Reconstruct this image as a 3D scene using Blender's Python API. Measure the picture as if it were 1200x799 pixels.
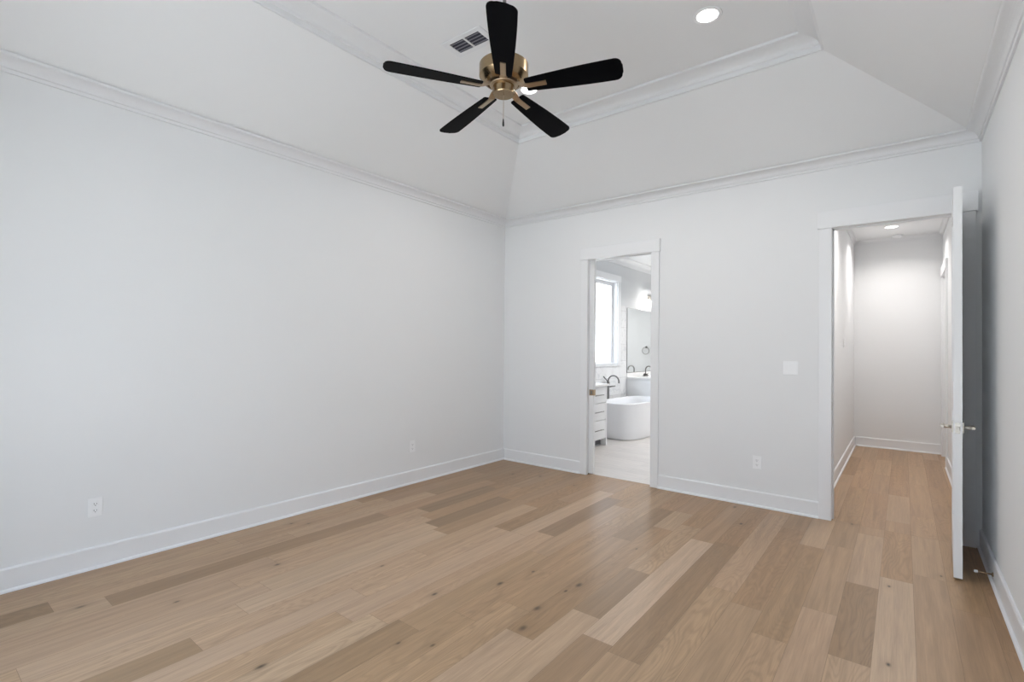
import bpy, bmesh, math, random
from mathutils import Vector, Matrix

# ------------------------------------------------------------------ reset
for o in list(bpy.data.objects):
    bpy.data.objects.remove(o, do_unlink=True)
S = bpy.context.scene
COL = S.collection
PI = math.pi

# ------------------------------------------------------------------ camera
FPX, SY = 583.59, 400.82           # focal length in pixels, principal row (1200x799 frame)
YAW, PITCH, ROLL = 0.6661, 0.0121, 0.0097
CAMPOS = Vector((3.9948, -4.9208, 1.4065))
cd = bpy.data.cameras.new('camera')
cam = bpy.data.objects.new('camera', cd)
COL.objects.link(cam)
S.camera = cam
F = Vector((-math.sin(YAW)*math.cos(PITCH), math.cos(YAW)*math.cos(PITCH), math.sin(PITCH)))
U0 = Vector((math.sin(YAW)*math.sin(PITCH), -math.cos(YAW)*math.sin(PITCH), math.cos(PITCH)))
R0 = Vector((math.cos(YAW), math.sin(YAW), 0))
RV = R0*math.cos(ROLL) + U0*math.sin(ROLL)
UV = U0*math.cos(ROLL) - R0*math.sin(ROLL)
M = Matrix.Identity(4)
for i in range(3):
    M[i][0] = RV[i]; M[i][1] = UV[i]; M[i][2] = -F[i]; M[i][3] = CAMPOS[i]
cam.matrix_world = M
cd.sensor_width = 36
cd.lens = FPX*36/1200
cd.shift_y = (SY-399.5)/1200
cd.clip_start = 0.02

# ------------------------------------------------------------------ exposure, world, daylight
S.view_settings.view_transform = 'Standard'
S.view_settings.look = 'None'
S.view_settings.gamma = 1
S.view_settings.use_curve_mapping = False
S.view_settings.exposure = -0.03
SKY = 5.35
HALL_W, BATH_W, CAN_W, SCONCE_W = 11.8, 34, 10, 5.5
w = bpy.data.worlds.new('daylight'); S.world = w; w.use_nodes = True
nt = w.node_tree; nt.nodes.clear()
out = nt.nodes.new('ShaderNodeOutputWorld'); bg = nt.nodes.new('ShaderNodeBackground')
tc = nt.nodes.new('ShaderNodeTexCoord'); sep = nt.nodes.new('ShaderNodeSeparateXYZ')
cr = nt.nodes.new('ShaderNodeValToRGB')
nt.links.new(tc.outputs['Generated'], sep.inputs[0]); 
mr = nt.nodes.new('ShaderNodeMapRange'); mr.inputs[1].default_value = -1; mr.inputs[2].default_value = 1
nt.links.new(sep.outputs['Z'], mr.inputs[0]); nt.links.new(mr.outputs[0], cr.inputs[0])
e = cr.color_ramp.elements
e[0].position = 0.0; e[0].color = (1.32, 1.36, 1.39, 1)
e[1].position = 1.0; e[1].color = (.66, .83, 1.06, 1)
a = e.new(.47); a.color = (1.20, 1.24, 1.27, 1)
a = e.new(.52); a.color = (.89, .95, 1.03, 1)
nt.links.new(cr.outputs[0], bg.inputs[0]); bg.inputs[1].default_value = SKY
nt.links.new(bg.outputs[0], out.inputs[0])

# ------------------------------------------------------------------ materials
def pmat(name, col, rough=.5, metal=0., spec=.5, noise=None, bump=None, coat=0.):
    m = bpy.data.materials.new(name); m.use_nodes = True
    t = m.node_tree; b = t.nodes['Principled BSDF']
    b.inputs['Base Color'].default_value = (*col, 1)
    b.inputs['Roughness'].default_value = rough
    b.inputs['Metallic'].default_value = metal
    b.inputs['Specular IOR Level'].default_value = spec
    b.inputs['Coat Weight'].default_value = coat
    c = t.nodes.new('ShaderNodeTexCoord')
    if noise:
        sc, amt = noise
        n = t.nodes.new('ShaderNodeTexNoise'); n.inputs['Scale'].default_value = sc; n.inputs['Detail'].default_value = 4
        t.links.new(c.outputs['Object'], n.inputs['Vector'])
        r = t.nodes.new('ShaderNodeMapRange')
        r.inputs[3].default_value = 1-amt; r.inputs[4].default_value = 1+amt
        t.links.new(n.outputs['Fac'], r.inputs[0])
        mx = t.nodes.new('ShaderNodeMix'); mx.data_type = 'RGBA'; mx.blend_type = 'MULTIPLY'; mx.inputs[0].default_value = 1
        mx.inputs[6].default_value = (*col, 1)
        t.links.new(r.outputs[0], mx.inputs[7]); t.links.new(mx.outputs[2], b.inputs['Base Color'])
    if bump:
        sc, st = bump
        n = t.nodes.new('ShaderNodeTexNoise'); n.inputs['Scale'].default_value = sc; n.inputs['Detail'].default_value = 3
        t.links.new(c.outputs['Object'], n.inputs['Vector'])
        bp = t.nodes.new('ShaderNodeBump'); bp.inputs['Strength'].default_value = st; bp.inputs['Distance'].default_value = .002
        t.links.new(n.outputs['Fac'], bp.inputs['Height']); t.links.new(bp.outputs[0], b.inputs['Normal'])
    return m

def emat(name, col, strength):
    m = bpy.data.materials.new(name); m.use_nodes = True
    t = m.node_tree; t.nodes.clear()
    o = t.nodes.new('ShaderNodeOutputMaterial'); em = t.nodes.new('ShaderNodeEmission')
    em.inputs[0].default_value = (*col, 1); em.inputs[1].default_value = strength
    t.links.new(em.outputs[0], o.inputs[0]); return m

WALL = pmat('wall_paint', (.825, .835, .845), .75, spec=.25, noise=(.7, .012), bump=(240, .06))
CEIL = pmat('ceiling_paint', (.84, .85, .86), .8, spec=.2, noise=(.6, .012), bump=(200, .06))
TRIM = pmat('trim_paint', (.842, .852, .868), .38, spec=.45, noise=(3, .008))
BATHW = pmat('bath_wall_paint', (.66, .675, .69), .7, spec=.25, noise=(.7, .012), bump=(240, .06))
CROWN_SHADED = pmat('trim_paint_shaded', (.80, .81, .825), .45, spec=.3, noise=(3, .008))  # same paint as the trim, darkened for shade on the down-facing crown
DOORP = pmat('door_paint', (.84, .85, .86), .4, spec=.45, noise=(3, .008))
PLASTIC = pmat('white_plastic', (.90, .91, .925), .35, noise=(20, .01))
SLOT = pmat('dark_slot', (.12, .12, .13), .6, noise=(20, .05))
VENTW = pmat('vent_white', (.80, .81, .83), .5, noise=(8, .01))
DUCT = pmat('duct_dark', (.045, .048, .07), .8, noise=(10, .1))
LOUV = pmat('louver_grey', (.27, .275, .32), .5, noise=(10, .04))
BLACKW = pmat('matte_black_blade', (.0014, .0016, .0026), .55, spec=.05, noise=(14, .2))
BRASS = pmat('brushed_brass', (.35, .255, .150), .27, metal=1., noise=(60, .08))
BRASSD = pmat('antique_brass', (.42, .31, .20), .38, metal=1., noise=(60, .08))
IRON = pmat('blade_iron_brass', (.46, .36, .25), .38, metal=1., noise=(40, .06))
NICKEL = pmat('satin_nickel', (.58, .55, .50), .28, metal=1., noise=(60, .05))
GUN = pmat('dark_nickel', (.25, .245, .24), .3, metal=1., noise=(60, .08))
FOB = pmat('dark_fob', (.02, .02, .022), .4, noise=(50, .2))
ACRYL = pmat('tub_acrylic', (.86, .87, .89), .18, coat=.3, noise=(2, .005))
CAB = pmat('cabinet_paint', (.82, .83, .84), .4, noise=(3, .01))
QUARTZ = pmat('quartz_top', (.86, .86, .86), .2, noise=(9, .025))
GREYM = pmat('register_grey', (.33, .33, .34), .5, metal=.4, noise=(30, .1))
GLOW = emat('lamp_lens', (1, .98, .95), 14)
GLOWH = emat('hall_lamp_lens', (1, .97, .93), 12)
BULB = emat('bulb', (1, .96, .90), 2.5)

def mirror_mat():
    return pmat('mirror_silver', (.90, .92, .92), .02, metal=1., noise=(1, .003))
MIRROR = mirror_mat()

def glass_mat(name, tint=(1, 1, 1), fr=.08):
    m = bpy.data.materials.new(name); m.use_nodes = True
    t = m.node_tree; t.nodes.clear()
    o = t.nodes.new('ShaderNodeOutputMaterial'); tr = t.nodes.new('ShaderNodeBsdfTransparent')
    tr.inputs[0].default_value = (*tint, 1)
    g = t.nodes.new('ShaderNodeBsdfGlossy'); g.inputs['Roughness'].default_value = .02
    mx = t.nodes.new('ShaderNodeMixShader'); lw = t.nodes.new('ShaderNodeLayerWeight'); pw = t.nodes.new('ShaderNodeMath'); pw.operation = 'POWER'; pw.inputs[1].default_value = 4
    fz = t.nodes.new('ShaderNodeMapRange'); fz.inputs[3].default_value = .035; fz.inputs[4].default_value = .9
    t.links.new(lw.outputs['Facing'], pw.inputs[0]); t.links.new(pw.outputs[0], fz.inputs[0])
    t.links.new(fz.outputs[0], mx.inputs[0]); t.links.new(tr.outputs[0], mx.inputs[1]); t.links.new(g.outputs[0], mx.inputs[2])
    t.links.new(mx.outputs[0], o.inputs[0]); return m
GLASS = glass_mat('window_glass', (.97, .99, 1))
SHADE = glass_mat('clear_glass_shade', (.93, .95, .95))

def tile_mat(name, col, grout, w_, h_, axes='yz', veins=True, rough=.2, offs=.5, gap=.006, var=.05):
    m = bpy.data.materials.new(name); m.use_nodes = True
    t = m.node_tree; b = t.nodes['Principled BSDF']; b.inputs['Roughness'].default_value = rough
    c = t.nodes.new('ShaderNodeTexCoord'); sp = t.nodes.new('ShaderNodeSeparateXYZ'); cb = t.nodes.new('ShaderNodeCombineXYZ')
    t.links.new(c.outputs['Object'], sp.inputs[0])
    ix = {'x': 0, 'y': 1, 'z': 2}
    t.links.new(sp.outputs[ix[axes[0]]], cb.inputs[0]); t.links.new(sp.outputs[ix[axes[1]]], cb.inputs[1])
    br = t.nodes.new('ShaderNodeTexBrick'); br.offset = offs
    br.inputs['Scale'].default_value = 1; br.inputs['Mortar Size'].default_value = gap/2
    br.inputs['Brick Width'].default_value = w_; br.inputs['Row Height'].default_value = h_
    br.inputs['Color1'].default_value = (*[v*(1+var) for v in col], 1); br.inputs['Color2'].default_value = (*[v*(1-var) for v in col], 1)
    br.inputs['Mortar'].default_value = (*grout, 1)
    t.links.new(cb.outputs[0], br.inputs['Vector'])
    n = t.nodes.new('ShaderNodeTexNoise'); n.inputs['Scale'].default_value = 3; n.inputs['Detail'].default_value = 8; n.inputs['Distortion'].default_value = 1.2
    mp = t.nodes.new('ShaderNodeMapping'); mp.inputs['Scale'].default_value = (1, 1, 1) if veins else (1.2, 9, 1)
    t.links.new(cb.outputs[0], mp.inputs[0]); t.links.new(mp.outputs[0], n.inputs['Vector'])
    rp = t.nodes.new('ShaderNodeValToRGB')
    if veins:
        rp.color_ramp.elements[0].position = .47; rp.color_ramp.elements[0].color = (1, 1, 1, 1)
        rp.color_ramp.elements[1].position = .53; rp.color_ramp.elements[1].color = (1, 1, 1, 1)
        q = rp.color_ramp.elements.new(.5); q.color = (.84, .85, .86, 1)
    else:
        rp.color_ramp.elements[0].position = .3; rp.color_ramp.elements[0].color = (.88, .88, .88, 1)
        rp.color_ramp.elements[1].position = .7; rp.color_ramp.elements[1].color = (1.05, 1.04, 1.03, 1)
    t.links.new(n.outputs['Fac'], rp.inputs[0])
    mx = t.nodes.new('ShaderNodeMix'); mx.data_type = 'RGBA'; mx.blend_type = 'MULTIPLY'; mx.inputs[0].default_value = 1
    t.links.new(br.outputs['Color'], mx.inputs[6]); t.links.new(rp.outputs[0], mx.inputs[7])
    t.links.new(mx.outputs[2], b.inputs['Base Color'])
    return m
WTILE = tile_mat('marble_wall_tile', (.82, .825, .83), (.58, .585, .60), .60, .30)
FTILE = tile_mat('bath_floor_tile', (.66, .63, .61), (.50, .48, .47), .90, .20, axes='xy', veins=False, rough=.3, offs=.33, gap=.004)

KNOTS = [(2.1, -2.603, 1.2), (2.476, -2.321, 1.3), (2.436, -2.696, 1.2), (2.491, -2.895, 1.2), (2.16, -2.348, .7), (2.454, -2.433, .7),
         (1.892, -2.939, .9), (2.247, -3.281, .7), (0.566, -0.52, .9), (0.853, -0.398, .9), (1.33, -0.476, .7), (2.515, -1.595, .6),
         (0.285, -2.791, .7), (0.182, -2.876, .7), (0.829, -3.313, .9), (1.362, -2.899, .7), (0.533, -4.23, 1.0), (0.865, -3.889, .7),
         (2.805, -0.147, 1.0), (2.96, -0.574, 1.0), (3.666, 0.005, .8), (3.928, -1.152, .7), (3.942, -2.091, .8), (4.182, -0.77, .6),
         (1.781, -3.862, 1.2), (2.108, -3.372, .6)]

def floor_mat():
    m = bpy.data.materials.new('oak_planks'); m.use_nodes = True
    t = m.node_tree; L = t.links.new; N = t.nodes.new
    b = t.nodes['Principled BSDF']
    c = N('ShaderNodeTexCoord'); at = N('ShaderNodeAttribute'); at.attribute_name = 'tone'
    sa = N('ShaderNodeSeparateColor'); L(at.outputs['Color'], sa.inputs[0])
    sp = N('ShaderNodeSeparateXYZ'); L(c.outputs['Object'], sp.inputs[0])
    def math_(op, a_, b_=None):
        n = N('ShaderNodeMath'); n.operation = op
        for i, v in enumerate((a_, b_)):
            if v is None: continue
            if isinstance(v, (int, float)): n.inputs[i].default_value = v
            else: L(v, n.inputs[i])
        return n.outputs[0]
    def vec(x, y, z):
        n = N('ShaderNodeCombineXYZ')
        for i, v in enumerate((x, y, z)):
            if isinstance(v, (int, float)): n.inputs[i].default_value = v
            else: L(v, n.inputs[i])
        return n.outputs[0]
    def noise(v, sc, det=4, rough=.55, dist=0.):
        n = N('ShaderNodeTexNoise'); n.inputs['Scale'].default_value = sc; n.inputs['Detail'].default_value = det
        n.inputs['Roughness'].default_value = rough; n.inputs['Distortion'].default_value = dist
        L(v, n.inputs['Vector']); return n.outputs['Fac']
    def rng(v, lo, hi, a_=0., b_=1.):
        n = N('ShaderNodeMapRange'); L(v, n.inputs[0])
        for i, q in zip((1, 2, 3, 4), (a_, b_, lo, hi)): n.inputs[i].default_value = q
        return n.outputs[0]
    r1 = sa.outputs['Green']; r2 = sa.outputs['Blue']
    ox = math_('MULTIPLY', r1, 37.); oy = math_('MULTIPLY', r2, 53.)
    x = math_('ADD', sp.outputs['X'], ox); y = math_('ADD', sp.outputs['Y'], oy)
    fine = noise(vec(math_('MULTIPLY', x, 150.), math_('MULTIPLY', y, 5.), 0.), 1., 3)
    mid = noise(vec(math_('MULTIPLY', x, 26.), math_('MULTIPLY', y, 1.1), r1), 1., 4, .6, .5)
    # flame grain: contour bands of a stretched noise field
    fld = noise(vec(math_('MULTIPLY', x, 6.5), math_('MULTIPLY', y, 1.0), r2), 1., 2, .45, .25)
    bands = math_('SINE', math_('MULTIPLY', fld, 150.))
    bands = rng(bands, 0., 1., -.2, 1.)
    flame = math_('MULTIPLY', bands, rng(r1, 0., 1., .35, .8))
    # colour by tone
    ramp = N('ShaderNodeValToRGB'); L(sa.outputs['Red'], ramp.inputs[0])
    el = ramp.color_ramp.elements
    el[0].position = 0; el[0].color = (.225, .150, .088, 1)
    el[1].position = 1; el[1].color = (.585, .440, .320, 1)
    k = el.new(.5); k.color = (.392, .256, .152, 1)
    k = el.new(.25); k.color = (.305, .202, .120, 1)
    hs = N('ShaderNodeHueSaturation'); L(ramp.outputs[0], hs.inputs['Color'])
    L(rng(r2, .4975, .5015), hs.inputs['Hue']); L(rng(r1, 1.0, 1.10), hs.inputs['Saturation'])
    v = math_('MULTIPLY', rng(fine, .91, 1.08, .3, .7), rng(mid, .85, 1.12, .3, .7))
    v = math_('MULTIPLY', v, rng(flame, 1.02, .89))
    # knots
    tot = None
    for kx, ky, ks in KNOTS:
        dx = math_('MULTIPLY', math_('SUBTRACT', sp.outputs['X'], kx), 1/(.011*ks))
        dy = math_('MULTIPLY', math_('SUBTRACT', sp.outputs['Y'], ky), 1/(.021*ks))
        d = math_('ADD', math_('MULTIPLY', dx, dx), math_('MULTIPLY', dy, dy))
        g = math_('POWER', 2.2, math_('MULTIPLY', d, -1.))
        halo = math_('MULTIPLY', math_('POWER', 2.2, math_('MULTIPLY', d, -.09)), .16)
        g = math_('MAXIMUM', g, halo)
        tot = g if tot is None else math_('MAXIMUM', tot, g)
    tot = math_('MULTIPLY', tot, rng(mid, .7, 1.25, .3, .7))
    v = math_('MULTIPLY', v, math_('MAXIMUM', math_('SUBTRACT', 1., math_('MULTIPLY', tot, .80)), .1))
    mx = N('ShaderNodeMix'); mx.data_type = 'RGBA'; mx.blend_type = 'MULTIPLY'; mx.inputs[0].default_value = 1
    L(hs.outputs[0], mx.inputs[6]); L(v, mx.inputs[7])
    L(mx.outputs[2], b.inputs['Base Color'])
    L(rng(fine, .30, .42), b.inputs['Roughness'])
    b.inputs['Specular IOR Level'].default_value = .36
    bp = N('ShaderNodeBump'); bp.inputs['Strength'].default_value = .12; bp.inputs['Distance'].default_value = .001
    L(fine, bp.inputs['Height']); L(bp.outputs[0], b.inputs['Normal'])
    return m
OAK = floor_mat()
GAP = pmat('plank_gap', (.16, .11, .075), .6, noise=(30, .1))

# ------------------------------------------------------------------ mesh helpers
class MB:
    def __init__(s):
        s.v = []; s.f = []; s.sm = []
    def quad(s, pts, smooth=False):
        n = len(s.v); s.v += [tuple(p) for p in pts]; s.f.append(list(range(n, n+len(pts)))); s.sm.append(smooth); return s
    def box(s, x0, x1, y0, y1, z0, z1, bev=0.):
        if bev <= 0:
            n = len(s.v)
            s.v += [(x, y, z) for z in (z0, z1) for x, y in ((x0, y0), (x1, y0), (x1, y1), (x0, y1))]
            for f in ((3, 2, 1, 0), (4, 5, 6, 7), (0, 1, 5, 4), (1, 2, 6, 5), (2, 3, 7, 6), (3, 0, 4, 7)):
                s.f.append([n+i for i in f]); s.sm.append(False)
            return s
        bm = bmesh.new(); bmesh.ops.create_cube(bm, size=1)
        for q in bm.verts:
            q.co = Vector(((x0+x1)/2+q.co.x*(x1-x0), (y0+y1)/2+q.co.y*(y1-y0), (z0+z1)/2+q.co.z*(z1-z0)))
        bmesh.ops.bevel(bm, geom=list(bm.edges), offset=bev, segments=2, affect='EDGES', profile=.5)
        return s.bm(bm)
    def bm(s, bm, smooth=False):
        n = len(s.v); bm.verts.index_update()
        s.v += [tuple(q.co) for q in bm.verts]
        for f in bm.faces:
            s.f.append([n+q.index for q in f.verts]); s.sm.append(smooth)
        bm.free(); return s
    def prism(s, prof, A, B, nrm):
        """extrude a (d, z) profile from A to B; d runs along nrm"""
        A = Vector((A[0], A[1], 0)); B = Vector((B[0], B[1], 0)); n_ = Vector((nrm[0], nrm[1], 0))
        n = len(s.v); k = len(prof)
        for P in (A, B):
            for d, z in prof:
                q = P+n_*d; s.v.append((q.x, q.y, z))
        for i in range(k):
            j = (i+1) % k
            s.f.append([n+i, n+j, n+k+j, n+k+i]); s.sm.append(False)
        s.f.append([n+i for i in range(k)][::-1]); s.sm.append(False)
        s.f.append([n+k+i for i in range(k)]); s.sm.append(False)
        return s
    def rect_sweep(s, x0, x1, y0, y1, prof, smooth=False):
        n = len(s.v); k = len(prof)
        for d, z in prof:
            s.v += [(x0+d, y0+d, z), (x1-d, y0+d, z), (x1-d, y1-d, z), (x0+d, y1-d, z)]
        for i in range(k):
            j = (i+1) % k
            for c in range(4):
                e_ = (c+1) % 4
                s.f.append([n+4*i+c, n+4*i+e_, n+4*j+e_, n+4*j+c]); s.sm.append(smooth)
        return s
    def rings(s, rings, cap0=True, cap1=True, smooth=True):
        n = len(s.v); k = len(rings[0])
        for r in rings: s.v += [tuple(p) for p in r]
        for i in range(len(rings)-1):
            for j in range(k):
                q = (j+1) % k
                s.f.append([n+i*k+j, n+i*k+q, n+(i+1)*k+q, n+(i+1)*k+j]); s.sm.append(smooth)
        if cap0: s.f.append([n+j for j in range(k)][::-1]); s.sm.append(False)
        if cap1: s.f.append([n+(len(rings)-1)*k+j for j in range(k)]); s.sm.append(False)
        return s
    def lathe(s, prof, c=(0, 0, 0), seg=40, axis='z', cap=True):
        rs = []
        for r, z in prof:
            ring = []
            for j in range(seg):
                t = 2*PI*j/seg; a_, b_ = r*math.cos(t), r*math.sin(t)
                p = {'z': (a_, b_, z), 'x': (z, a_, b_), 'y': (b_, z, a_)}[axis]
                ring.append((c[0]+p[0], c[1]+p[1], c[2]+p[2]))
            rs.append(ring)
        return s.rings(rs, cap, cap)
    def tube(s, pts, rad, seg=10, cap=True):
        pts = [Vector(p) for p in pts]; rs = []
        rads = rad if isinstance(rad, (list, tuple)) else [rad]*len(pts)
        prev = None
        for i, p in enumerate(pts):
            t = (pts[min(i+1, len(pts)-1)]-pts[max(i-1, 0)]).normalized()
            if prev is None:
                u = t.orthogonal().normalized()
            else:
                u = (prev-t*prev.dot(t)).normalized()
            prev = u; v_ = t.cross(u)
            rs.append([p+(u*math.cos(2*PI*j/seg)+v_*math.sin(2*PI*j/seg))*rads[i] for j in range(seg)])
        return s.rings(rs, cap, cap)
    def build(s, name, mat, parent=None, fix=True):
        me = bpy.data.meshes.new(name)
        me.from_pydata(s.v, [], s.f)
        me.polygons.foreach_set('use_smooth', s.sm)
        if fix:
            bm = bmesh.new(); bm.from_mesh(me); bmesh.ops.recalc_face_normals(bm, faces=bm.faces); bm.to_mesh(me); bm.free()
        me.update()
        if mat: me.materials.append(mat)
        o = bpy.data.objects.new(name, me); COL.objects.link(o)
        if parent: o.parent = parent
        return o

def thing(name, label, cat, loc=(0, 0, 0), rz=0., group=None):
    o = bpy.data.objects.new(name, None); COL.objects.link(o)
    o.empty_display_size = .1
    o.location = loc; o.rotation_euler = (0, 0, rz); o['label'] = label; o['category'] = cat
    if group: o['group'] = group
    return o
def tag(o, label, cat, group=None):
    o['label'] = label; o['category'] = cat
    if group: o['group'] = group
    return o
def struct(o, label, cat):
    o['kind'] = 'structure'; o['label'] = label; o['category'] = cat; return o
def arc(c, r, a0, a1, n, plane='xz'):
    p = []
    for i in range(n+1):
        t = a0+(a1-a0)*i/n
        u, v_ = r*math.cos(t), r*math.sin(t)
        p.append((c[0]+u, c[1], c[2]+v_) if plane == 'xz' else (c[0], c[1]+u, c[2]+v_))
    return p

# ------------------------------------------------------------------ dimensions
W, YF = 4.442, -5.54          # right wall, front wall (behind the camera)
T = .115                      # partition thickness
HX0, HX1, HY1, HZ = 3.41, 4.42, 4.15, 3.06     # hall
BX1, BY1, BZ = 3.29, 6.10, 3.04                # bathroom
ZW = 2.98                     # where the ceiling slope starts
TO, TZ0, TZ1 = .88, 3.50, 3.62  # tray offset, foot of tray, tray ceiling
DB0, DB1, DBZ = 1.212, 1.954, 2.408            # bathroom doorway
DH0, DH1, DHZ = 3.525, 4.318, 2.437            # hall doorway

# ------------------------------------------------------------------ walls
struct(MB().box(-.15, 0, YF-.15, 0, -.05, 3.2).build('wall_left', WALL), 'long plain white wall on the left with two outlets', 'wall')
m = MB()
m.box(-.15, .50, 0, T, -.05, 3.2)
m.box(.50, DB0-.012, 0, .032, -.05, 3.2).box(.50, DB0-.012, T-.03, T, -.05, 3.2).box(.50, DB0-.012, .032, T-.03, 2.46, 3.2)
m.box(DB0-.012, DB1+.018, 0, T, DBZ+.018, 3.2)
m.box(DB1+.018, DH0-.018, 0, T, -.05, 3.2)
m.box(DH0-.018, DH1+.018, 0, T, DHZ+.018, 3.2)
m.box(DH1+.018, W+.15, 0, T, -.05, 3.2)
struct(m.build('wall_back', WALL), 'white wall with the bathroom doorway and the hall doorway', 'wall')
struct(MB().box(W, W+.15, YF-.15, 0, -.05, 3.2).build('wall_right', WALL), 'white wall on the right beside the open door', 'wall')
# front wall, behind the camera, with two windows
FWIN = [(1.10, 2.20, .10, 2.42), (2.45, 3.95, .40, 2.42)]
m = MB(); xs = [-.15, FWIN[0][0], FWIN[0][1], FWIN[1][0], FWIN[1][1], W+.15]
for i in range(0, 5, 2): m.box(xs[i], xs[i+1], YF-.15, YF, -.05, 3.2)
for a_, b_, z0, z1 in FWIN: m.box(a_, b_, YF-.15, YF, -.05, z0).box(a_, b_, YF-.15, YF, z1, 3.2)
struct(m.build('wall_front', WALL), 'white window wall behind the camera', 'wall')
# hall
struct(MB().box(HX0-.12, HX0, T, HY1, -.05, 3.2).build('wall_hall_left', WALL), 'white side wall of the hall, left of the doorway view', 'wall')
struct(MB().box(HX0-.12, HX1+.5, HY1, HY1+.12, -.05, 3.2).build('wall_hall_back', WALL), 'white wall closing the end of the hall', 'wall')
D3A, D3B, D3Z = 3.20, 3.98, 2.43
m = MB().box(HX1, HX1+.12, T, D3A, -.05, 3.2).box(HX1, HX1+.12, D3B, HY1, -.05, 3.2).box(HX1, HX1+.12, D3A, D3B, D3Z, 3.2)
struct(m.build('wall_hall_right', WALL), 'white side wall of the hall with a door recess', 'wall')
# bathroom: the window wall continues the bedroom's left wall
BW0, BW1, BWZ0, BWZ1 = 2.0, 3.185, 1.15, 2.60
m = MB().box(-.15, 0, T, BW0, -.05, 3.2).box(-.15, 0, BW1, BY1, -.05, 3.2).box(-.15, 0, BW0, BW1, -.05, BWZ0).box(-.15, 0, BW0, BW1, BWZ1, 3.2)
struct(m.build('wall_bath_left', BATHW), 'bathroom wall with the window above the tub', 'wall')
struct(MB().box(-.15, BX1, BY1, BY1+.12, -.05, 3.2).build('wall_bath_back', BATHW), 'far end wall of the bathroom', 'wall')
m = MB().box(0.008-.008, .008, 1.735, BW0-.106, 0, 2.19).box(0, .008, BW0-.106, BW1+.106, 0, BWZ0-.04).box(0, .008, BW1+.106, 3.55, 0, 2.19)
for q in range(len(m.v)): m.v[q] = (m.v[q][0]+.0008, m.v[q][1], m.v[q][2])
struct(m.build('wall_tile_bath', WTILE), 'white marble tile around the tub and below the window', 'wall tile')

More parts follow.
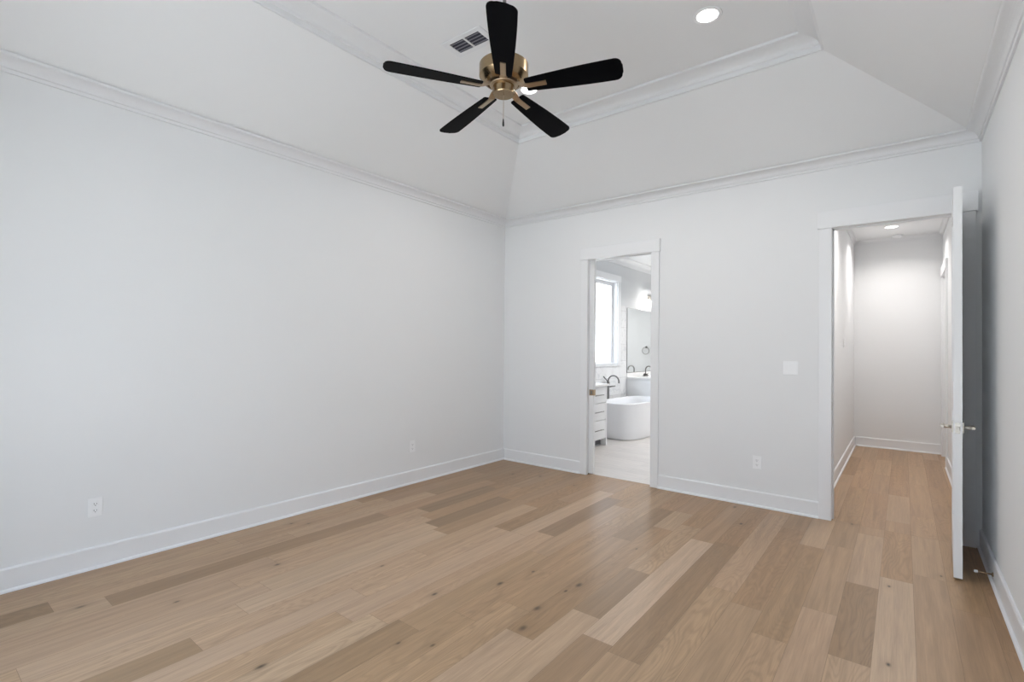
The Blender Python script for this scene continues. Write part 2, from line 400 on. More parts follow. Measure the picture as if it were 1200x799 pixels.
# ------------------------------------------------------------------ floors
def plank_floor():
    random.seed(11)
    PW, X00 = .1613, .009
    known = {  # row: [(near y, far y, tone, streak)]
        23: [(-3.4, -2.17, .66), (-2.17, -1.24, .26), (-1.24, -.2, .60)],
        24: [(-2.9, -1.02, .70), (-1.02, .3, .50)],
        22: [(-1.75, -.62, .50), (-.62, .03, .38)],
        25: [(-2.6, -.85, .48), (-.85, .6, .56)],
        26: [(-3, -1.25, .42), (-1.25, .2, .45)],
        27: [(-3, -1.6, .46), (-1.6, .1, .42)],
        21: [(-2.2, -.75, .42), (-.75, .3, .62)],
        20: [(-3, -1.95, .52), (-1.95, -.45, .42), (-.45, .3, .40)],
        19: [(-3.1, -1.83, .60), (-1.83, -.15, .64)],
        18: [(-2.8, -1.1, .30), (-1.1, -.1, .44)],
        17: [(-3.9, -2.75, .36), (-2.75, -1.15, .84), (-1.15, .0, .50)],
        16: [(-3.6, -2.575, .68), (-2.575, -1.92, .30), (-1.92, -.9, .62), (-.9, .0, .50)],
        15: [(-4.2, -2.95, .72), (-2.95, -1.09, .44), (-1.09, -.6, .66), (-.6, .1, .46)],
        14: [(-4.0, -2.75, .60), (-2.75, -1.49, .50), (-1.49, -.62, .30), (-.62, .1, .52)],
        13: [(-4.4, -3.0, .55), (-3.0, -1.3, .56), (-1.3, .1, .58)],
        12: [(-4.5, -3.24, .34), (-3.24, -2.1, .52), (-2.1, -.8, .56), (-.8, .1, .48)],
        11: [(-3.3, -1.77, .48), (-1.77, -.62, .20), (-.62, .1, .50)],
        10: [(-3.4, -1.9, .54), (-1.9, -.47, .70), (-.47, .1, .44)],
        9: [(-3.2, -1.9, .55), (-1.9, -1.0, .34), (-1.0, .0, .42)],
        8: [(-5.2, -3.975, .38), (-3.975, -2.6, .56), (-2.6, -1.3, .60), (-1.3, .0, .42)],
        7: [(-3.7, -2.25, .58), (-2.25, -1.2, .40), (-1.2, 0, .40)],
        6: [(-3.5, -2.19, .56), (-2.19, -1.27, .16), (-1.27, 0, .46)],
        5: [(-3.6, -2.1, .54), (-2.1, -.9, .52), (-.9, 0, .40)],
        4: [(-3.3, -1.99, .52), (-1.99, -1.07, .18), (-1.07, 0, .38)],
        3: [(-4.12, -2.28, .30), (-2.28, -.9, .50), (-.9, 0, .36)],
        2: [(-5.5, -4.33, .22), (-4.33, -3.0, .46), (-3.0, -1.6, .52), (-1.6, 0, .34)],
        1: [(-4.6, -3.3, .50), (-3.3, -2.0, .42), (-2.0, -.7, .42), (-.7, 0, .36)],
        0: [(-4.5, -3.4, .42), (-3.4, -2.2, .46), (-2.2, -1.1, .40), (-1.1, 0, .36)],
    }
    verts, faces, tones, gaps = [], [], [], []
    g = .0011
    def put(x0, x1, y0, y1, tone, r1, r2):
        n = len(verts)
        verts.extend([(x0+g/2, y0+g/2, 0), (x1-g/2, y0+g/2, 0), (x1-g/2, y1-g/2, 0), (x0+g/2, y1-g/2, 0)])
        faces.append((n, n+1, n+2, n+3)); tones.append((tone, r1, r2))
    def fill_row(i, xa, xb, ya, yb):
        x0, x1 = max(X00+PW*i, xa), min(X00+PW*(i+1), xb)
        if x1-x0 < .004: return
        rows = [k for k in known.get(i, [])]
        rows.sort()
        segs = []
        if rows:
            y = rows[0][0]
            while y > ya:
                l = random.uniform(.9, 1.9); segs.append((y-l, y, random.gauss(.54, .06))); y -= l
            segs += rows; y = rows[-1][1]
        else:
            y = ya-random.uniform(0, 1.5)
        while y < yb:
            l = random.uniform(.9, 1.9); segs.append((y, y+l, random.gauss(.50, .07))); y += l
        for a_, b_, tn in segs:
            a2, b2 = max(a_, ya), min(b_, yb)
            if b2-a2 < .01: continue
            r1, r2 = random.random(), random.random()
            if i < 12 and a_ < -2.6 and tn > .4: tn += .17  # near-left planks coloured lighter, standing in for the brighter daylight there
            tn = max(.02, min(.98, tn))
            if i == 12 and a_ < -1.9 < b_+.2 and b_ < -1.5:
                put(x0, x0+.022, max(a2, -3.0), b2, .98, r1, r2); put(x0+.022, x1, a2, b2, tn, r1, r2)
                put(x0, x0+.022, a2, max(a2, -3.0)-0, tn, r1, r2) if a2 < -3.0 else None
            else:
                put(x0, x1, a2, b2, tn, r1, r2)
    for i in range(0, 28): fill_row(i, 0, W, YF, T*.5 if False else 0.0)
    # doorway strips and hall
    for i in range(7, 13): fill_row_h = None
    st = random.getstate()
    for i in range(7, 13): fill_row(i, DB0, DB1, 0.0, .062)
    for i in range(21, 28): fill_row(i, HX0 if True else 0, HX1, 0.0, HY1)
    for i in range(27, 30): fill_row(i, HX1, HX1+.12, D3A, D3B)
    me = bpy.data.meshes.new('floor'); me.from_pydata(verts, [], faces)
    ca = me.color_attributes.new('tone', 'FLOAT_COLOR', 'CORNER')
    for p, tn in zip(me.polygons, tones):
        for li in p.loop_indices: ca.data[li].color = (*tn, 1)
    me.materials.append(OAK); me.update()
    o = bpy.data.objects.new('floor', me); COL.objects.link(o)
    struct(o, 'light oak plank floor running from the bedroom into the hall', 'floor')
    sub = MB().box(-.15, W+.15, YF-.15, T, -.05, -.0015).box(HX0-.12, HX1+.5, T, HY1+.12, -.05, -.0015).build('subfloor', GAP, o)
plank_floor()
m = MB().box(DB0-.012, DB1+.018, .063, T, -.05, .001).box(0, BX1, T, BY1, -.05, .001)
struct(m.build('floor_bath', FTILE), 'pale wood-look tile floor of the bathroom', 'floor')

# ------------------------------------------------------------------ ceilings
def ring4(o, z): return [(o, YF+o, z), (W-o, YF+o, z), (W-o, -o, z), (o, -o, z)]
m = MB()
r0, r1, r2 = ring4(0, ZW), ring4(TO, TZ0), ring4(TO, TZ1)
for a_, b_ in ((r0, r1), (r1, r2)):
    for c in range(4):
        d = (c+1) % 4; m.quad([a_[c], a_[d], b_[d], b_[c]])
m.quad(r2)
m.box(-.15, W+.15, YF-.15, T, 3.7, 3.75)
struct(m.build('ceiling', CEIL, fix=False), 'white tray ceiling with sloped sides', 'ceiling')
struct(MB().box(HX0-.12, HX1+.5, T, HY1+.12, HZ, HZ+.08).build('ceiling_hall', CEIL), 'flat white ceiling of the hall', 'ceiling')
struct(MB().box(-.15, BX1, T, BY1+.12, BZ, BZ+.08).build('ceiling_bath', CEIL), 'flat white ceiling of the bathroom', 'ceiling')

# ------------------------------------------------------------------ crowns
def cove(d0, z0, d1, z1, n=7):
    return [(d0+(d1-d0)*(1-math.cos(PI/2*i/n)), z0+(z1-z0)*math.sin(PI/2*i/n)) for i in range(n+1)]
prof = [(.0005, 2.938), (.012, 2.938), (.014, 2.948), (.014, 2.957), (.020, 2.960)] + cove(.022, 2.962, .080, 3.008) + [(.086, 3.010), (.090, 3.016), (.090, 3.026), (.0005, 2.975)]
struct(MB().rect_sweep(0, W, YF, 0, prof).build('trim_1', CROWN_SHADED), 'white crown moulding around the foot of the sloped ceiling', 'crown moulding')
prof = [(.0008, 3.503), (.016, 3.503), (.018, 3.512), (.018, 3.540), (.027, 3.545)] + cove(.030, 3.547, .128, 3.600) + [(.138, 3.603), (.140, 3.6195), (.0008, 3.6195)]
struct(MB().rect_sweep(TO, W-TO, YF+TO, -TO, prof).build('trim_2', CROWN_SHADED), 'white crown moulding inside the raised tray', 'crown moulding')
prof = [(.0005, BZ-.125), (.012, BZ-.125), (.014, BZ-.10)] + cove(.018, BZ-.095, .085, BZ-.02) + [(.098, BZ-.015), (.1, BZ-.0005), (.0005, BZ-.0005)]
struct(MB().rect_sweep(0, BX1, T, BY1, prof).build('trim_3', CROWN_SHADED), 'white crown moulding of the bathroom', 'crown moulding')
prof = [(.0005, HZ-.065), (.008, HZ-.065), (.009, HZ-.055)] + cove(.010, HZ-.052, .034, HZ-.012) + [(.040, HZ-.010), (.042, HZ-.0005), (.0005, HZ-.0005)]
struct(MB().rect_sweep(HX0, HX1, T, HY1, prof).build('trim_4', CROWN_SHADED), 'white crown moulding of the hall', 'crown moulding')

# ------------------------------------------------------------------ door casings and jambs
def casing(num, x0, x1, z1, leg, head_over, head_h, label, jamb_y=(0., T), left_pocket=False):
    y0, y1 = -.0195, -.0006
    t = MB()
    t.box(x0-leg, x0, y0, y1, 0.0005, z1, .0018).box(x1, x1+leg, y0, y1, 0.0005, z1, .0018)
    o = struct(t.build('trim_%d' % num, TRIM), label, 'door casing')
    MB().box(x0-leg-head_over, x1+leg+head_over, -.0265, y1, z1+.0005, z1+head_h, .0018).build('head_casing', TRIM, o)
    j = MB()
    ya, yb = 0.0003, T-.0003
    if left_pocket:
        j.box(x0-.0115, x0, ya, .026, .002, z1+.0003).box(x0-.0115, x0, T-.028, yb, .002, z1+.0003)
        j.box(x0, x1, ya, .030, z1, z1+.017).box(x0, x1, T-.030, yb, z1, z1+.017)
    else:
        j.box(x0-.0175, x0, ya, yb, .002, z1+.0003); j.box(x0-.0175, x1+.0175, ya, yb, z1+.0003, z1+.0175)
    j.box(x1, x1+.0175, ya, yb, .002, z1)
    if not left_pocket:
        j.box(x0, x0+.011, .045, .075, .002, z1).box(x0, x1, .045, .075, z1-.011, z1)
    j.build('jamb', TRIM, o)
    return o
tr5 = casing(5, DB0, DB1, DBZ, .082, .012, .130, 'white casing around the bathroom doorway', left_pocket=True)
tr6 = casing(6, DH0, DH1, DHZ, .0905, .013, .142, 'white casing around the hall doorway')
MB().box(DH0+.0004, DH0+.002, .004, .032, .915, .985).build('strike_plate', NICKEL, tr6)
# hall side door (door 3)
m = MB().box(HX1-.019, HX1-.0005, D3A-.09, D3A, .0005, D3Z).box(HX1-.019, HX1-.0005, D3B, D3B+.09, .0005, D3Z).box(HX1-.025, HX1-.0005, D3A-.103, D3B+.103, D3Z+.0005, D3Z+.13)
m.box(HX1+.0, HX1+.119, D3A+.0003, D3A+.0175, .002, D3Z-.0005).box(HX1, HX1+.119, D3B-.0175, D3B-.0003, .002, D3Z-.0005).box(HX1, HX1+.119, D3A+.0175, D3B-.0175, D3Z-.0175, D3Z-.0005)
struct(m.build('trim_7', TRIM), 'white casing of the recessed door in the hall wall', 'door casing')
m = MB().box(HX1+.075, HX1+.115, D3A+.02, D3B-.02, .008, D3Z-.02, .002)
d3 = struct(m.build('door_3', DOORP), 'white closed door recessed in the side wall of the hall', 'door')
for z0, z1 in ((.25, 1.0), (1.2, 2.25)):
    MB().box(HX1+.066, HX1+.075, D3A+.14, D3B-.14, z0, z1, .004).build('panel', DOORP, d3)

# ------------------------------------------------------------------ baseboards
BBP = [(.0006, .001), (.0150, .001), (.0150, .128), (.0105, .137), (.0006, .137)]
SHP = [(.0155, .001), (.0290, .001), (.0282, .008), (.0255, .014), (.0215, .0175), (.0155, .019)]
def baseboard(name, segs, label):
    b_, s_ = MB(), MB()
    for A, B, n in segs:
        b_.prism(BBP, A, B, n); s_.prism(SHP, A, B, n)
    o = struct(b_.build(name, TRIM), label, 'baseboard'); s_.build('shoe_molding', TRIM, o); return o
baseboard('baseboard_left', [((0, YF), (0, 0), (1, 0))], 'tall white baseboard along the left wall')
baseboard('baseboard_back', [((.03, 0), (DB0-.0835, 0), (0, -1)), ((DB1+.083, 0), (DH0-.0915, 0), (0, -1)), ], 'tall white baseboard along the wall with the doorways')
baseboard('baseboard_right', [((W, YF), (W, -.001), (-1, 0))], 'tall white baseboard along the right wall')
baseboard('baseboard_front', [((.03, YF), (W-.03, YF), (0, 1))], 'tall white baseboard below the windows')
baseboard('baseboard_hall_left', [((HX0, T), (HX0, HY1), (1, 0))], 'white baseboard on the left side of the hall')
baseboard('baseboard_hall_back', [((HX0+.03, HY1), (HX1-.001, HY1), (0, -1))], 'white baseboard at the end of the hall')
baseboard('baseboard_hall_right', [((HX1, T), (HX1, D3A-.091), (-1, 0))], 'white baseboard on the right side of the hall')

# ------------------------------------------------------------------ windows
def window(num, axis, at, a0, a1, z0, z1, depth_dir, label):
    """axis 'x': wall at X=at, spans Y a0..a1; axis 'y': wall at Y=at, spans X. depth_dir: sign pointing outside"""
    def bx(m, d0, d1, u0, u1, za, zb, bev=0.):
        p, q = sorted((at+depth_dir*d0, at+depth_dir*d1))
        if axis == 'x': m.box(p, q, u0, u1, za, zb, bev)
        else: m.box(u0, u1, p, q, za, zb, bev)
        return m
    c = .105; f = MB()
    bx(f, -.019, -.0006, a0-c, a0, z0-.02, z1, .0015); bx(f, -.019, -.0006, a1, a1+c, z0-.02, z1, .0015)
    bx(f, -.024, -.0006, a0-c, a1+c, z1+.0003, z1+.11, .0015); bx(f, -.030, -.0006, a0-c, a1+c, z0-.038, z0-.0205, .0015)
    o = struct(f.build('window_%d' % num, TRIM), label, 'window')
    g = MB()   # reveal lining
    bx(g, 0, .149, a0+.0003, a0+.012, z0+.0003, z1-.0003); bx(g, 0, .149, a1-.012, a1-.0003, z0+.0003, z1-.0003)
    bx(g, 0, .149, a0+.012, a1-.012, z1-.012, z1-.0003); bx(g, 0, .149, a0+.012, a1-.012, z0+.0003, z0+.012)
    g.build('reveal', TRIM, o)
    s = MB(); b0, b1, y0, y1 = a0+.012, a1-.012, z0+.012, z1-.012
    fr = .062
    bx(s, .085, .125, b0, b0+fr, y0, y1); bx(s, .085, .125, b1-fr, b1, y0, y1)
    bx(s, .085, .125, b0+fr, b1-fr, y0, y0+fr*.35); bx(s, .085, .125, b0+fr, b1-fr, y1-fr, y1)
    s.build('sash', TRIM, o)
    p = MB(); bx(p, .103, .107, b0+fr-.004, b1-fr+.004, y0+fr*.35-.004, y1-fr+.004); p.build('pane', GLASS, o)
    return o
window(1, 'x', 0, BW0, BW1, BWZ0, BWZ1, -1, 'white framed bathroom window above the tub')
window(2, 'y', YF, *FWIN[0], -1, 'bedroom window behind the camera, nearer the left wall')
window(3, 'y', YF, *FWIN[1], -1, 'bedroom window behind the camera, nearer the right wall')

# ------------------------------------------------------------------ pocket door and hall door
m = MB().box(.52, 1.268, .036, .076, .012, DBZ+.012, .0015)
d1 = struct(m.build('door_1', DOORP), 'white pocket door showing only its edge in the bathroom doorway', 'door')
lt = MB().box(1.216, 1.2695, .0335, .036, .885, .950, .0008).box(1.268, 1.2700, .0335, .0775, .885, .950, .0006).build('latch', BRASSD, d1)
MB().box(1.233, 1.252, .0330, .0345, .898, .937).build('finger_pull', GUN, lt)

d2 = bpy.data.objects.new('door_2', None); COL.objects.link(d2)
struct(d2, 'white door standing open into the bedroom beside the right wall', 'door')
d2.location = (DH1-.001, -.030, 0); d2.rotation_euler = (0, 0, math.radians(87.3))
LW, LT, LZ0, LZ1 = .755, .042, .014, 2.44
m = MB(); st_ = .115
m.box(-LW, -LW+st_, 0, LT, LZ0, LZ1).box(-st_, 0, 0, LT, LZ0, LZ1)
for z0, z1 in ((LZ0, .25), (1.02, 1.20), (LZ1-.125, LZ1)): m.box(-LW+st_, -st_, 0, LT, z0, z1)
m.build('leaf', DOORP, d2)
for z0, z1 in ((.25, 1.02), (1.20, LZ1-.125)):
    MB().box(-LW+st_, -st_, .010, LT-.010, z0, z1).build('panel', DOORP, d2)
hx = -LW+.062
hd = MB().box(hx-.033, hx+.033, LT+.0003, LT+.008, .905, .971, .0015).box(hx-.033, hx+.033, -.008, -.0003, .905, .971, .0015).build('handle', NICKEL, d2)
for s_, base in ((1, LT+.008), (-1, -.008)):
    lv = MB().lathe([(.011, 0), (.011, .038)] if s_ > 0 else [(.011, 0), (.011, -.038)], (hx, base, .938), 16, 'y')
    p = base+s_*.045
    lv.tube([(hx-.012, p, .938), (hx+.02, p, .939), (hx+.07, p, .939), (hx+.112, p-s_*.004, .937)], [.0095, .0095, .0085, .0075], 12)
    lv.build('lever', NICKEL, hd)
MB().box(-LW-.0016, -LW-.0003, .010, .034, .905, .970).box(-LW-.010, -LW-.0016, .014, .029, .925, .948, .002).build('latch_plate', NICKEL, d2)
for z in (.25, 1.25, 2.22):
    MB().lathe([(.006, -.045), (.006, .045)], (.004, -.006, z), 12).build('hinge', NICKEL, d2)

# ------------------------------------------------------------------ ceiling fan
fan = thing('ceiling_fan', 'brushed brass ceiling fan with five black blades hanging from the tray', 'ceiling fan', (2.228, -2.771, 0), 0)
MB().lathe([(.012, TZ1-.075), (.030, TZ1-.072), (.058, TZ1-.045), (.066, TZ1-.012), (.066, TZ1-.0006)]).build('canopy', BRASS, fan)
MB().lathe([(.0105, 3.02), (.0105, 3.56)], seg=20).build('downrod', GUN, fan)
MB().lathe([(.020, 3.045), (.024, 3.03), (.050, 3.012), (.108, 3.000), (.136, 2.996)], seg=64, cap=False).lathe([(.136, 2.996), (.138, 2.993)], seg=64, cap=False).lathe([(.138, 2.993), (.138, 2.931)], seg=64, cap=False).lathe([(.138, 2.931), (.135, 2.927)], seg=64, cap=False).lathe([(.135, 2.927), (.119, 2.908), (.104, 2.896), (.092, 2.891)], seg=64, cap=False).lathe([(.092, 2.891), (.088, 2.899), (.058, 2.899)], seg=64, cap=False).build('motor_housing', BRASS, fan)
sh = MB().lathe([(.0605, 2.876), (.0605, 2.833)], seg=48, cap=False).lathe([(.0605, 2.833), (.0575, 2.828)], seg=48, cap=False).lathe([(.0575, 2.828), (.0, 2.8265)], seg=48, cap=False).build('switch_housing', BRASS, fan)
MB().lathe([(.058, 2.888), (.074, 2.8885), (.078, 2.886), (.079, 2.882), (.077, 2.878), (.070, 2.8765), (.058, 2.8765)], seg=48).build('blade_ring', IRON, fan)
TH0 = math.radians(20.3); PITCHB = math.radians(12)
ZB = 2.862
TILT = Matrix.Translation((0, 0, ZB)) @ Matrix.Rotation(-.041, 4, Vector((math.cos(YAW), math.sin(YAW), 0))) @ Matrix.Translation((0, 0, -ZB))   # the rotor hangs slightly off level
def blade_outline():
    """half outline (radius, half width), rounded tip"""
    r0_, r1_ = .128, .662
    pts = [(r0_, .041), (r0_+.006, .046)]
    for i in range(1, 11):
        u = i/10; r = r0_+.006+(r1_-.045-r0_-.006)*u
        pts.append((r, .046+.026*math.sin(u*PI/2*.95)))
    hw = pts[-1][1]
    for i in range(1, 9):
        t = PI/2*i/8
        pts.append((r1_-.045+.036*math.sin(t), hw-.036+.036*math.cos(t)))
    pts.append((r1_-.004, .022)); 
    return pts
for k in range(5):
    ang = TH0+k*2*PI/5
    # iron: a flat bar rising from the ring and running under the blade
    Mz = TILT @ Matrix.Rotation(ang, 4, 'Z')
    rp = Matrix.Translation((0, 0, ZB)) @ Matrix.Rotation(-PITCHB, 4, 'X')
    b_ = MB(); th_ = .006
    ol = blade_outline()
    loop = [(r, h) for r, h in ol]+[(r, -h) for r, h in reversed(ol)]
    top = [tuple((Mz @ rp @ Vector((r, h, th_)))) for r, h in loop]; bot = [tuple((Mz @ rp @ Vector((r, h, 0)))) for r, h in loop]
    b_.rings([bot, top], smooth=False)
    b_.build('blade', BLACKW, fan)
    ir = MB(); prof_r = [(.066, .0145, 2.8865, 0), (.085, .020, 2.8835, 0), (.105, .021, 2.874, .25), (.125, .0175, 2.864, .6), (.145, .0155, None, 1), (.19, .0150, None, 1), (.246, .0150, None, 1)]
    rs = []
    for r, hw, z, tw in prof_r:
        zz = ZB-.0008 if z is None else z
        ring = []
        for yy, dz in ((hw, 0), (hw, -.005), (-hw, -.005), (-hw, 0)):
            c_ = Matrix.Translation((0, 0, zz)) @ Matrix.Rotation(-PITCHB*tw, 4, 'X')
            ring.append(tuple(Mz @ c_ @ Vector((r, yy, dz))))
        rs.append(ring)
    ir.rings(rs, smooth=False).build('blade_iron', IRON, fan)
ch = MB().tube([(-.0, -.0, 2.826), (0, 0, 2.69)], .0011, 6).build('pull_chain', BRASSD, fan)
MB().lathe([(.0015, 2.695), (.0035, 2.690), (.0055, 2.672), (.0062, 2.660), (.0050, 2.652), (.0015, 2.650)], seg=16).build('fob', FOB, ch)

# ------------------------------------------------------------------ recessed lamps
def can_light(x, y, z, label, lens_mat, watts, col, group=None, beam=150):
    t = thing('recessed_light', label, 'ceiling light', (x, y, z), 0, group)
    MB().lathe([(.066, -.003), (.072, -.007), (.088, -.0045), (.092, -.0006), (.066, -.0006)], seg=48, cap=False).build('trim_ring', PLASTIC, t)
    MB().lathe([(.0, -.0050), (.05, -.0048), (.0655, -.0025)], seg=40, cap=False).build('lens', lens_mat, t)
    ld = bpy.data.lights.new('lamp', 'AREA'); ld.shape = 'DISK'; ld.size = .12; ld.energy = watts; ld.color = col; ld.spread = math.radians(beam)
    lo = bpy.data.objects.new('lamp', ld); COL.objects.link(lo); lo.parent = t; lo.location = (0, 0, -.009)
    return t
can_light(2.975, -1.565, TZ1, 'round recessed ceiling light glowing in the open tray, right of the fan', GLOW, CAN_W, (1, .95, .90))
can_light(1.476, -1.513, TZ1, 'round recessed ceiling light mostly hidden behind the fan motor', GLOW, CAN_W, (1, .95, .90))
can_light(3.870, 3.335, HZ, 'round recessed ceiling light glowing in the hall', GLOWH, HALL_W, (1, .95, .91), beam=140)
can_light(3.870, 1.35, HZ, 'unseen recessed ceiling light added to brighten the hall, just inside the doorway', GLOWH, HALL_W*1.25, (1, .95, .91), beam=140)  # added lamp, hidden behind the door head, to lift the hall light
sd = thing('smoke_detector', 'small round white smoke detector on the hall ceiling', 'smoke detector', (3.93, 3.985, HZ))
MB().lathe([(.062, -.0006), (.062, -.012), (.058, -.016)], seg=32).build('base', PLASTIC, sd)
MB().lathe([(.056, -.0165), (.054, -.026), (.040, -.033), (.0, -.034)], seg=32, cap=False).build('cover', PLASTIC, sd)

# ------------------------------------------------------------------ ceiling register
av = thing('air_vent', 'white ceiling register with two dark louvered halves left of the fan', 'air vent', (1.522, -2.312, TZ1), math.radians(1.5))
m = MB(); hx_, hy_ = .137, .062
m.box(-hx_-.045, hx_+.045, hy_, hy_+.040, -.007, -.0006, .002).box(-hx_-.045, hx_+.045, -hy_-.040, -hy_, -.007, -.0006, .002)
m.box(-hx_-.045, -hx_, -hy_, hy_, -.007, -.0006, .002).box(hx_, hx_+.045, -hy_, hy_, -.007, -.0006, .002)
m.build('frame', VENTW, av)
MB().box(-.008, .008, -hy_, hy_, -.006, -.0006).build('divider', VENTW, av)
MB().box(-hx_, hx_, -hy_, hy_, -.0016, -.0006).build('duct_opening', DUCT, av)
for s_ in (-1, 1):
    m = MB()
    for i in range(4):
        y = -hy_+.016+i*.031
        x0, x1 = (.010, hx_-.001) if s_ > 0 else (-hx_+.001, -.010)
        m.quad([(x0, y-.009, -.0065), (x1, y-.009, -.0065), (x1, y+.006, -.002), (x0, y+.006, -.002)])
        m.quad([(x0, y-.009, -.0075), (x0, y+.006, -.003), (x1, y+.006, -.003), (x1, y-.009, -.0075)])
    m.build('louvers', LOUV, av)

# ------------------------------------------------------------------ outlets and switches (built facing -Y, then turned)
def outlet(label, loc, rz):
    t = thing('wall_outlet', label, 'outlet', loc, rz, 'wall outlets')
    MB().box(-.0365, .0365, -.006, -.0006, -.059, .059, .0022).build('cover_plate', PLASTIC, t)
    for z in (-.0205, .0205):
        rc = MB().box(-.0165, .0165, -.0085, -.0061, z-.0145, z+.0145, .0015).build('receptacle', PLASTIC, t)
        MB().box(-.0078, -.0053, -.0089, -.0086, z-.003, z+.007).box(.0053, .0078, -.0089, -.0086, z-.002, z+.006).box(-.0025, .0025, -.0089, -.0086, z-.0105, z-.0062).build('slots', SLOT, rc)
    MB().lathe([(.003, -.0061), (.003, -.0068)], (0, 0, 0), 12, 'y').build('screw', PLASTIC, t)
    return t
outlet('white wall outlet low on the long left wall, nearest the camera', (0, -4.063, .383), PI/2)
outlet('white wall outlet low on the left wall, nearer the room corner', (0, -1.494, .381), PI/2)
outlet('white wall outlet low on the back wall between the two doorways', (2.957, 0, .396), 0)
sw = thing('light_switch', 'double white rocker switch on the wall beside the hall doorway', 'light switch', (3.221, 0, 1.258))
MB().box(-.0575, .0575, -.006, -.0006, -.059, .059, .0022).build('cover_plate', PLASTIC, sw)
for x in (-.023, .023):
    q = MB(); q.prism([(.0061, -.033), (.0078, -.033), (.0105, .033), (.0061, .033)], (x-.0163, 0), (x+.0163, 0), (0, -1))
    q.build('rocker', PLASTIC, sw)
hc = thing('hall_control', 'small white control box on the left wall of the hall', 'wall control', (HX0, 2.50, 1.52), PI/2)
MB().box(-.045, .045, -.003, -.0006, -.06, .06, .001).build('back_plate', PLASTIC, hc)
MB().box(-.040, .040, -.014, -.0032, -.055, .055, .003).build('case', PLASTIC, hc)

# ------------------------------------------------------------------ door stop
ds = thing('door_stop', 'brass rod door stop with white tip on the right baseboard', 'door stop', (W-.0152, -.70, .055))
MB().lathe([(.013, -.0003), (.013, -.004), (.008, -.008)], (0, 0, 0), 20, 'x').build('mount', BRASSD, ds)
MB().lathe([(.0042, -.008), (.0042, -.070)], (0, 0, 0), 12, 'x').build('rod', BRASSD, ds)
MB().lathe([(.0075, -.070), (.0085, -.072), (.0085, -.084), (.0055, -.088)], (0, 0, 0), 20, 'x').build('tip', PLASTIC, ds)

# ------------------------------------------------------------------ bathroom: near vanity
def vanity_front(van, x_face, y0, y1, splits, mat, pulls=True, doors=False):
    g = .007
    for z0, z1 in splits:
        d = MB().box(x_face, x_face+.018, y0+g, y1-g, z0+g, z1-g, .0015).build('door' if doors else 'drawer', mat, van)
        if pulls:
            zc = (z0+z1)/2 if not doors else z1-.10
            L_ = .062 if doors else .175
            p = MB()
            if doors: p.tube([(x_face+.042, y1-.04, zc-L_), (x_face+.042, y1-.04, zc+L_)], .005, 8).tube([(x_face+.018, y1-.04, zc-L_*.7), (x_face+.042, y1-.04, zc-L_*.7)], .004, 8).tube([(x_face+.018, y1-.04, zc+L_*.7), (x_face+.042, y1-.04, zc+L_*.7)], .004, 8)
            else:
                yc = (y0+y1)/2
                p.tube([(x_face+.042, yc-L_, zc), (x_face+.042, yc+L_, zc)], .0065, 8).tube([(x_face+.018, yc-L_*.7, zc), (x_face+.042, yc-L_*.7, zc)], .004, 8).tube([(x_face+.018, yc+L_*.7, zc), (x_face+.042, yc+L_*.7, zc)], .004, 8)
            p.build('pull', GUN, d)
V1A, V1B = .135, 1.695
v1 = thing('vanity_cabinet', 'white bathroom vanity with a stack of drawers beside the pocket door', 'vanity', (0, 0, 0))
m = MB().box(.002, .560, V1A, V1B, .105, .868).box(.002, .500, V1A, V1B-.03, .002, .105).box(.500, .578, V1B-.030, V1B, .002, .105).box(.560, .578, V1B-.030, V1B, .105, .868)
m.build('body', CAB, v1)
vanity_front(v1, .5603, 1.10, V1B-.032, ((.11, .385), (.385, .63), (.63, .865)), CAB)
vanity_front(v1, .5603, .62, 1.09, ((.11, .865),), CAB, doors=True)
vanity_front(v1, .5603, .15, .61, ((.11, .865),), CAB, doors=True)
t1 = MB().box(.002, .605, V1A-.010, V1B+.02, .8685, .900, .002).build('vanity_countertop', QUARTZ)
tag(t1, 'white quartz countertop on the near drawer vanity', 'countertop')
rg = thing('toe_kick_register', 'small grey air grille in the toe kick below the drawers', 'air vent', (.5005, 1.50, .052))
MB().box(.0003, .005, -.145, .145, -.042, .042, .001).build('frame', GREYM, rg)
m = MB()
for i in range(9): m.box(.0052, .009, -.125+i*.0285, -.125+i*.0285+.018, -.028, .028)
m.build('grille', SLOT, rg)

# ------------------------------------------------------------------ bathtub
def superell(cx, cy, a_, b_, z, n=3.0, k=64):
    r = []
    for i in range(k):
        t = 2*PI*i/k; c, s_ = math.cos(t), math.sin(t)
        r.append((cx+a_*math.copysign(abs(c)**(2/n), c), cy+b_*math.copysign(abs(s_)**(2/n), s_), z))
    return r
tub = thing('bathtub', 'white freestanding oval soaking tub under the bathroom window', 'bathtub', (0, 0, 0))
cx, cy = .462, 2.81
rs = [superell(cx, cy, .320, .650, .0025), superell(cx, cy, .325, .665, .03), superell(cx, cy, .330, .685, .15), superell(cx, cy, .337, .705, .32), superell(cx, cy, .345, .728, .48), superell(cx, cy, .352, .742, .545),
      superell(cx, cy, .354, .746, .560), superell(cx, cy, .352, .744, .571), superell(cx, cy, .344, .736, .575), superell(cx, cy, .330, .722, .574), superell(cx, cy, .322, .712, .566),
      superell(cx, cy, .308, .690, .50), superell(cx, cy, .290, .640, .30), superell(cx, cy, .262, .560, .165), superell(cx, cy, .20, .46, .135), superell(cx, cy, .05, .12, .130)]
MB().rings(rs).build('shell', ACRYL, tub)
MB().lathe([(.030, .1305), (.030, .134), (.022, .136)], (cx, cy, 0), 24).build('drain', NICKEL, tub)

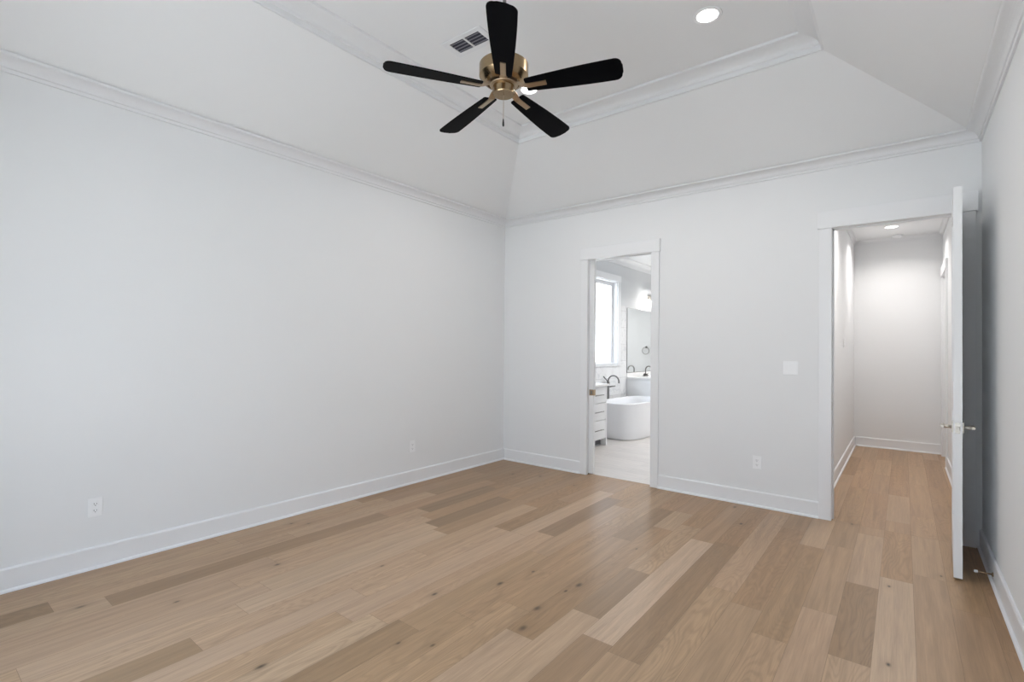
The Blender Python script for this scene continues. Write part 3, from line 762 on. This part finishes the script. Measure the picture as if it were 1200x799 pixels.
# tub filler
tf = thing('tub_filler', 'dark nickel floor-standing tub filler with a gooseneck spout behind the tub', 'tub faucet', (.062, 2.735, 0))
MB().lathe([(.038, .0015), (.038, .010), (.026, .016)], (0, 0, 0), 24).lathe([(.034, .016), (.021, .62), (.021, .80), (.024, .81), (.024, .85), (.018, .86)], (0, 0, 0), 20).build('column', GUN, tf)
MB().tube([(0, 0, .855), (0, 0, .865)]+arc((.098, 0, .862), .098, PI, .12, 14)+[(.197, 0, .835)], .0125, 12).build('spout', GUN, tf)
MB().tube([(0, -.020, .845), (0, -.065, .890), (0, -.165, .945)], [.010, .009, .011], 10).build('lever', GUN, tf)
MB().tube([(0, .015, .765), (.03, .06, .772), (.05, .15, .775)], [.012, .013, .012], 10).build('hand_shower', GUN, tf)

# ------------------------------------------------------------------ far vanity, mirror, light, faucet, towel ring
V2A, V2B = 3.565, BY1-.002
v2 = thing('vanity_cabinet', 'white bathroom vanity beyond the tub, below the mirror', 'vanity', (0, 0, 0))
MB().box(.002, .560, V2A, V2B, .105, .868).box(.002, .500, V2A+.03, V2B, .002, .105).box(.500, .560, V2A, V2A+.03, .002, .105).build('body', CAB, v2)
for i in range(4):
    a_ = V2A+.004+i*(V2B-V2A-.008)/4; vanity_front(v2, .5603, a_, a_+(V2B-V2A-.008)/4, ((.11, .865),), CAB, doors=True)
t2 = thing('vanity_countertop', 'white quartz countertop on the vanity beyond the tub', 'countertop', (0, 0, 0))
MB().box(.002, .600, V2A-.015, V2B, .8685, .900, .002).build('slab', QUARTZ, t2)
MB().box(.002, .022, V2A-.015, V2B, .9003, .972, .001).build('backsplash', QUARTZ, t2)
mi = thing('wall_mirror', 'tall wall mirror with a thin dark edge above the far vanity', 'mirror', (0, 0, 0))
MA, MBY, MZ0, MZ1 = 3.565, 5.55, .982, 2.165
MB().box(.001, .012, MA, MBY, MZ0, MZ1).build('glass', MIRROR, mi)
m = MB().box(.001, .016, MA-.010, MA, MZ0-.010, MZ1+.004).box(.001, .016, MBY, MBY+.010, MZ0-.010, MZ1+.004).box(.001, .016, MA, MBY, MZ0-.010, MZ0).box(.001, .016, MA, MBY, MZ1, MZ1+.004)
m.build('frame', GUN, mi)
fc = thing('faucet', 'dark nickel gooseneck sink faucet on the vanity beyond the tub', 'faucet', (.13, 4.13, .9004))
MB().box(-.028, .028, -.085, .085, 0, .016, .004).build('base_plate', GUN, fc)
MB().tube([(0, 0, .016), (0, 0, .10)]+arc((.062, 0, .125), .062, PI, .15, 12)+[(.125, 0, .105)], .012, 10).build('spout', GUN, fc)
for s_ in (-1, 1):
    MB().lathe([(.017, .016), (.015, .045), (.009, .050)], (0, s_*.062, 0), 16).tube([(0, s_*.062, .048), (.03, s_*.095, .055)], .006, 8).build('handle', GUN, fc)
vl = thing('vanity_light', 'nickel wall light with glowing glass shades above the bathroom mirror', 'wall light', (0, 4.60, 2.42))
MB().box(.001, .022, -.10, .10, -.055, .055, .004).tube([(.06, -.32, .02), (.06, .32, .02)], .009, 10).tube([(.02, 0, .02), (.06, 0, .02)], .009, 10).build('bar', NICKEL, vl)
for y in (-.29, 0, .29):
    sp_ = MB().tube([(.06, y, .02), (.085, y, .02), (.10, y, .008), (.10, y, -.01)], .008, 10).lathe([(.024, -.005), (.024, -.03), (.012, -.035)], (.10, y, 0), 18).build('socket', NICKEL, vl)
    MB().lathe([(.026, -.020), (.040, -.030), (.045, -.055), (.045, -.105)], (.10, y, 0), 24, cap=False).build('glass_shade', SHADE, vl)
    MB().lathe([(.010, -.036), (.014, -.048), (.018, -.066), (.014, -.082), (.0, -.088)], (.10, y, 0), 16, cap=False).build('bulb', BULB, vl)
    ld = bpy.data.lights.new('bulb_lamp', 'POINT'); ld.energy = SCONCE_W; ld.shadow_soft_size = .012; ld.color = (1, .96, .91)
    lo = bpy.data.objects.new('bulb_lamp', ld); COL.objects.link(lo); lo.parent = vl; lo.location = (.10, y, -.120)
tw = thing('towel_ring', 'nickel towel ring on the far bathroom wall, seen in the mirror', 'towel ring', (.72, BY1, 1.46))
MB().lathe([(.025, -.0006), (.025, -.008), (.010, -.012), (.008, -.05)], (0, 0, 0), 20, 'y').build('post', GUN, tw)
pts = [(.082*math.sin(2*PI*i/32), -.045, -.082-.0+.082*math.cos(2*PI*i/32)) for i in range(33)]
MB().tube(pts, .006, 8).build('ring', GUN, tw)

# added bathroom ceiling lamps, unseen from the doorway, to brighten the room
can_light(1.7, 2.3, BZ, 'unseen recessed ceiling light added to brighten the bathroom, level with the tub', GLOWH, BATH_W*.72, (1, .97, .94))
can_light(1.7, 4.7, BZ, 'unseen recessed ceiling light added to brighten the bathroom, level with the mirror', GLOWH, BATH_W*1.15, (1, .97, .94))
# remaining bathroom shell: right wall shared with the hall is wall_hall_left
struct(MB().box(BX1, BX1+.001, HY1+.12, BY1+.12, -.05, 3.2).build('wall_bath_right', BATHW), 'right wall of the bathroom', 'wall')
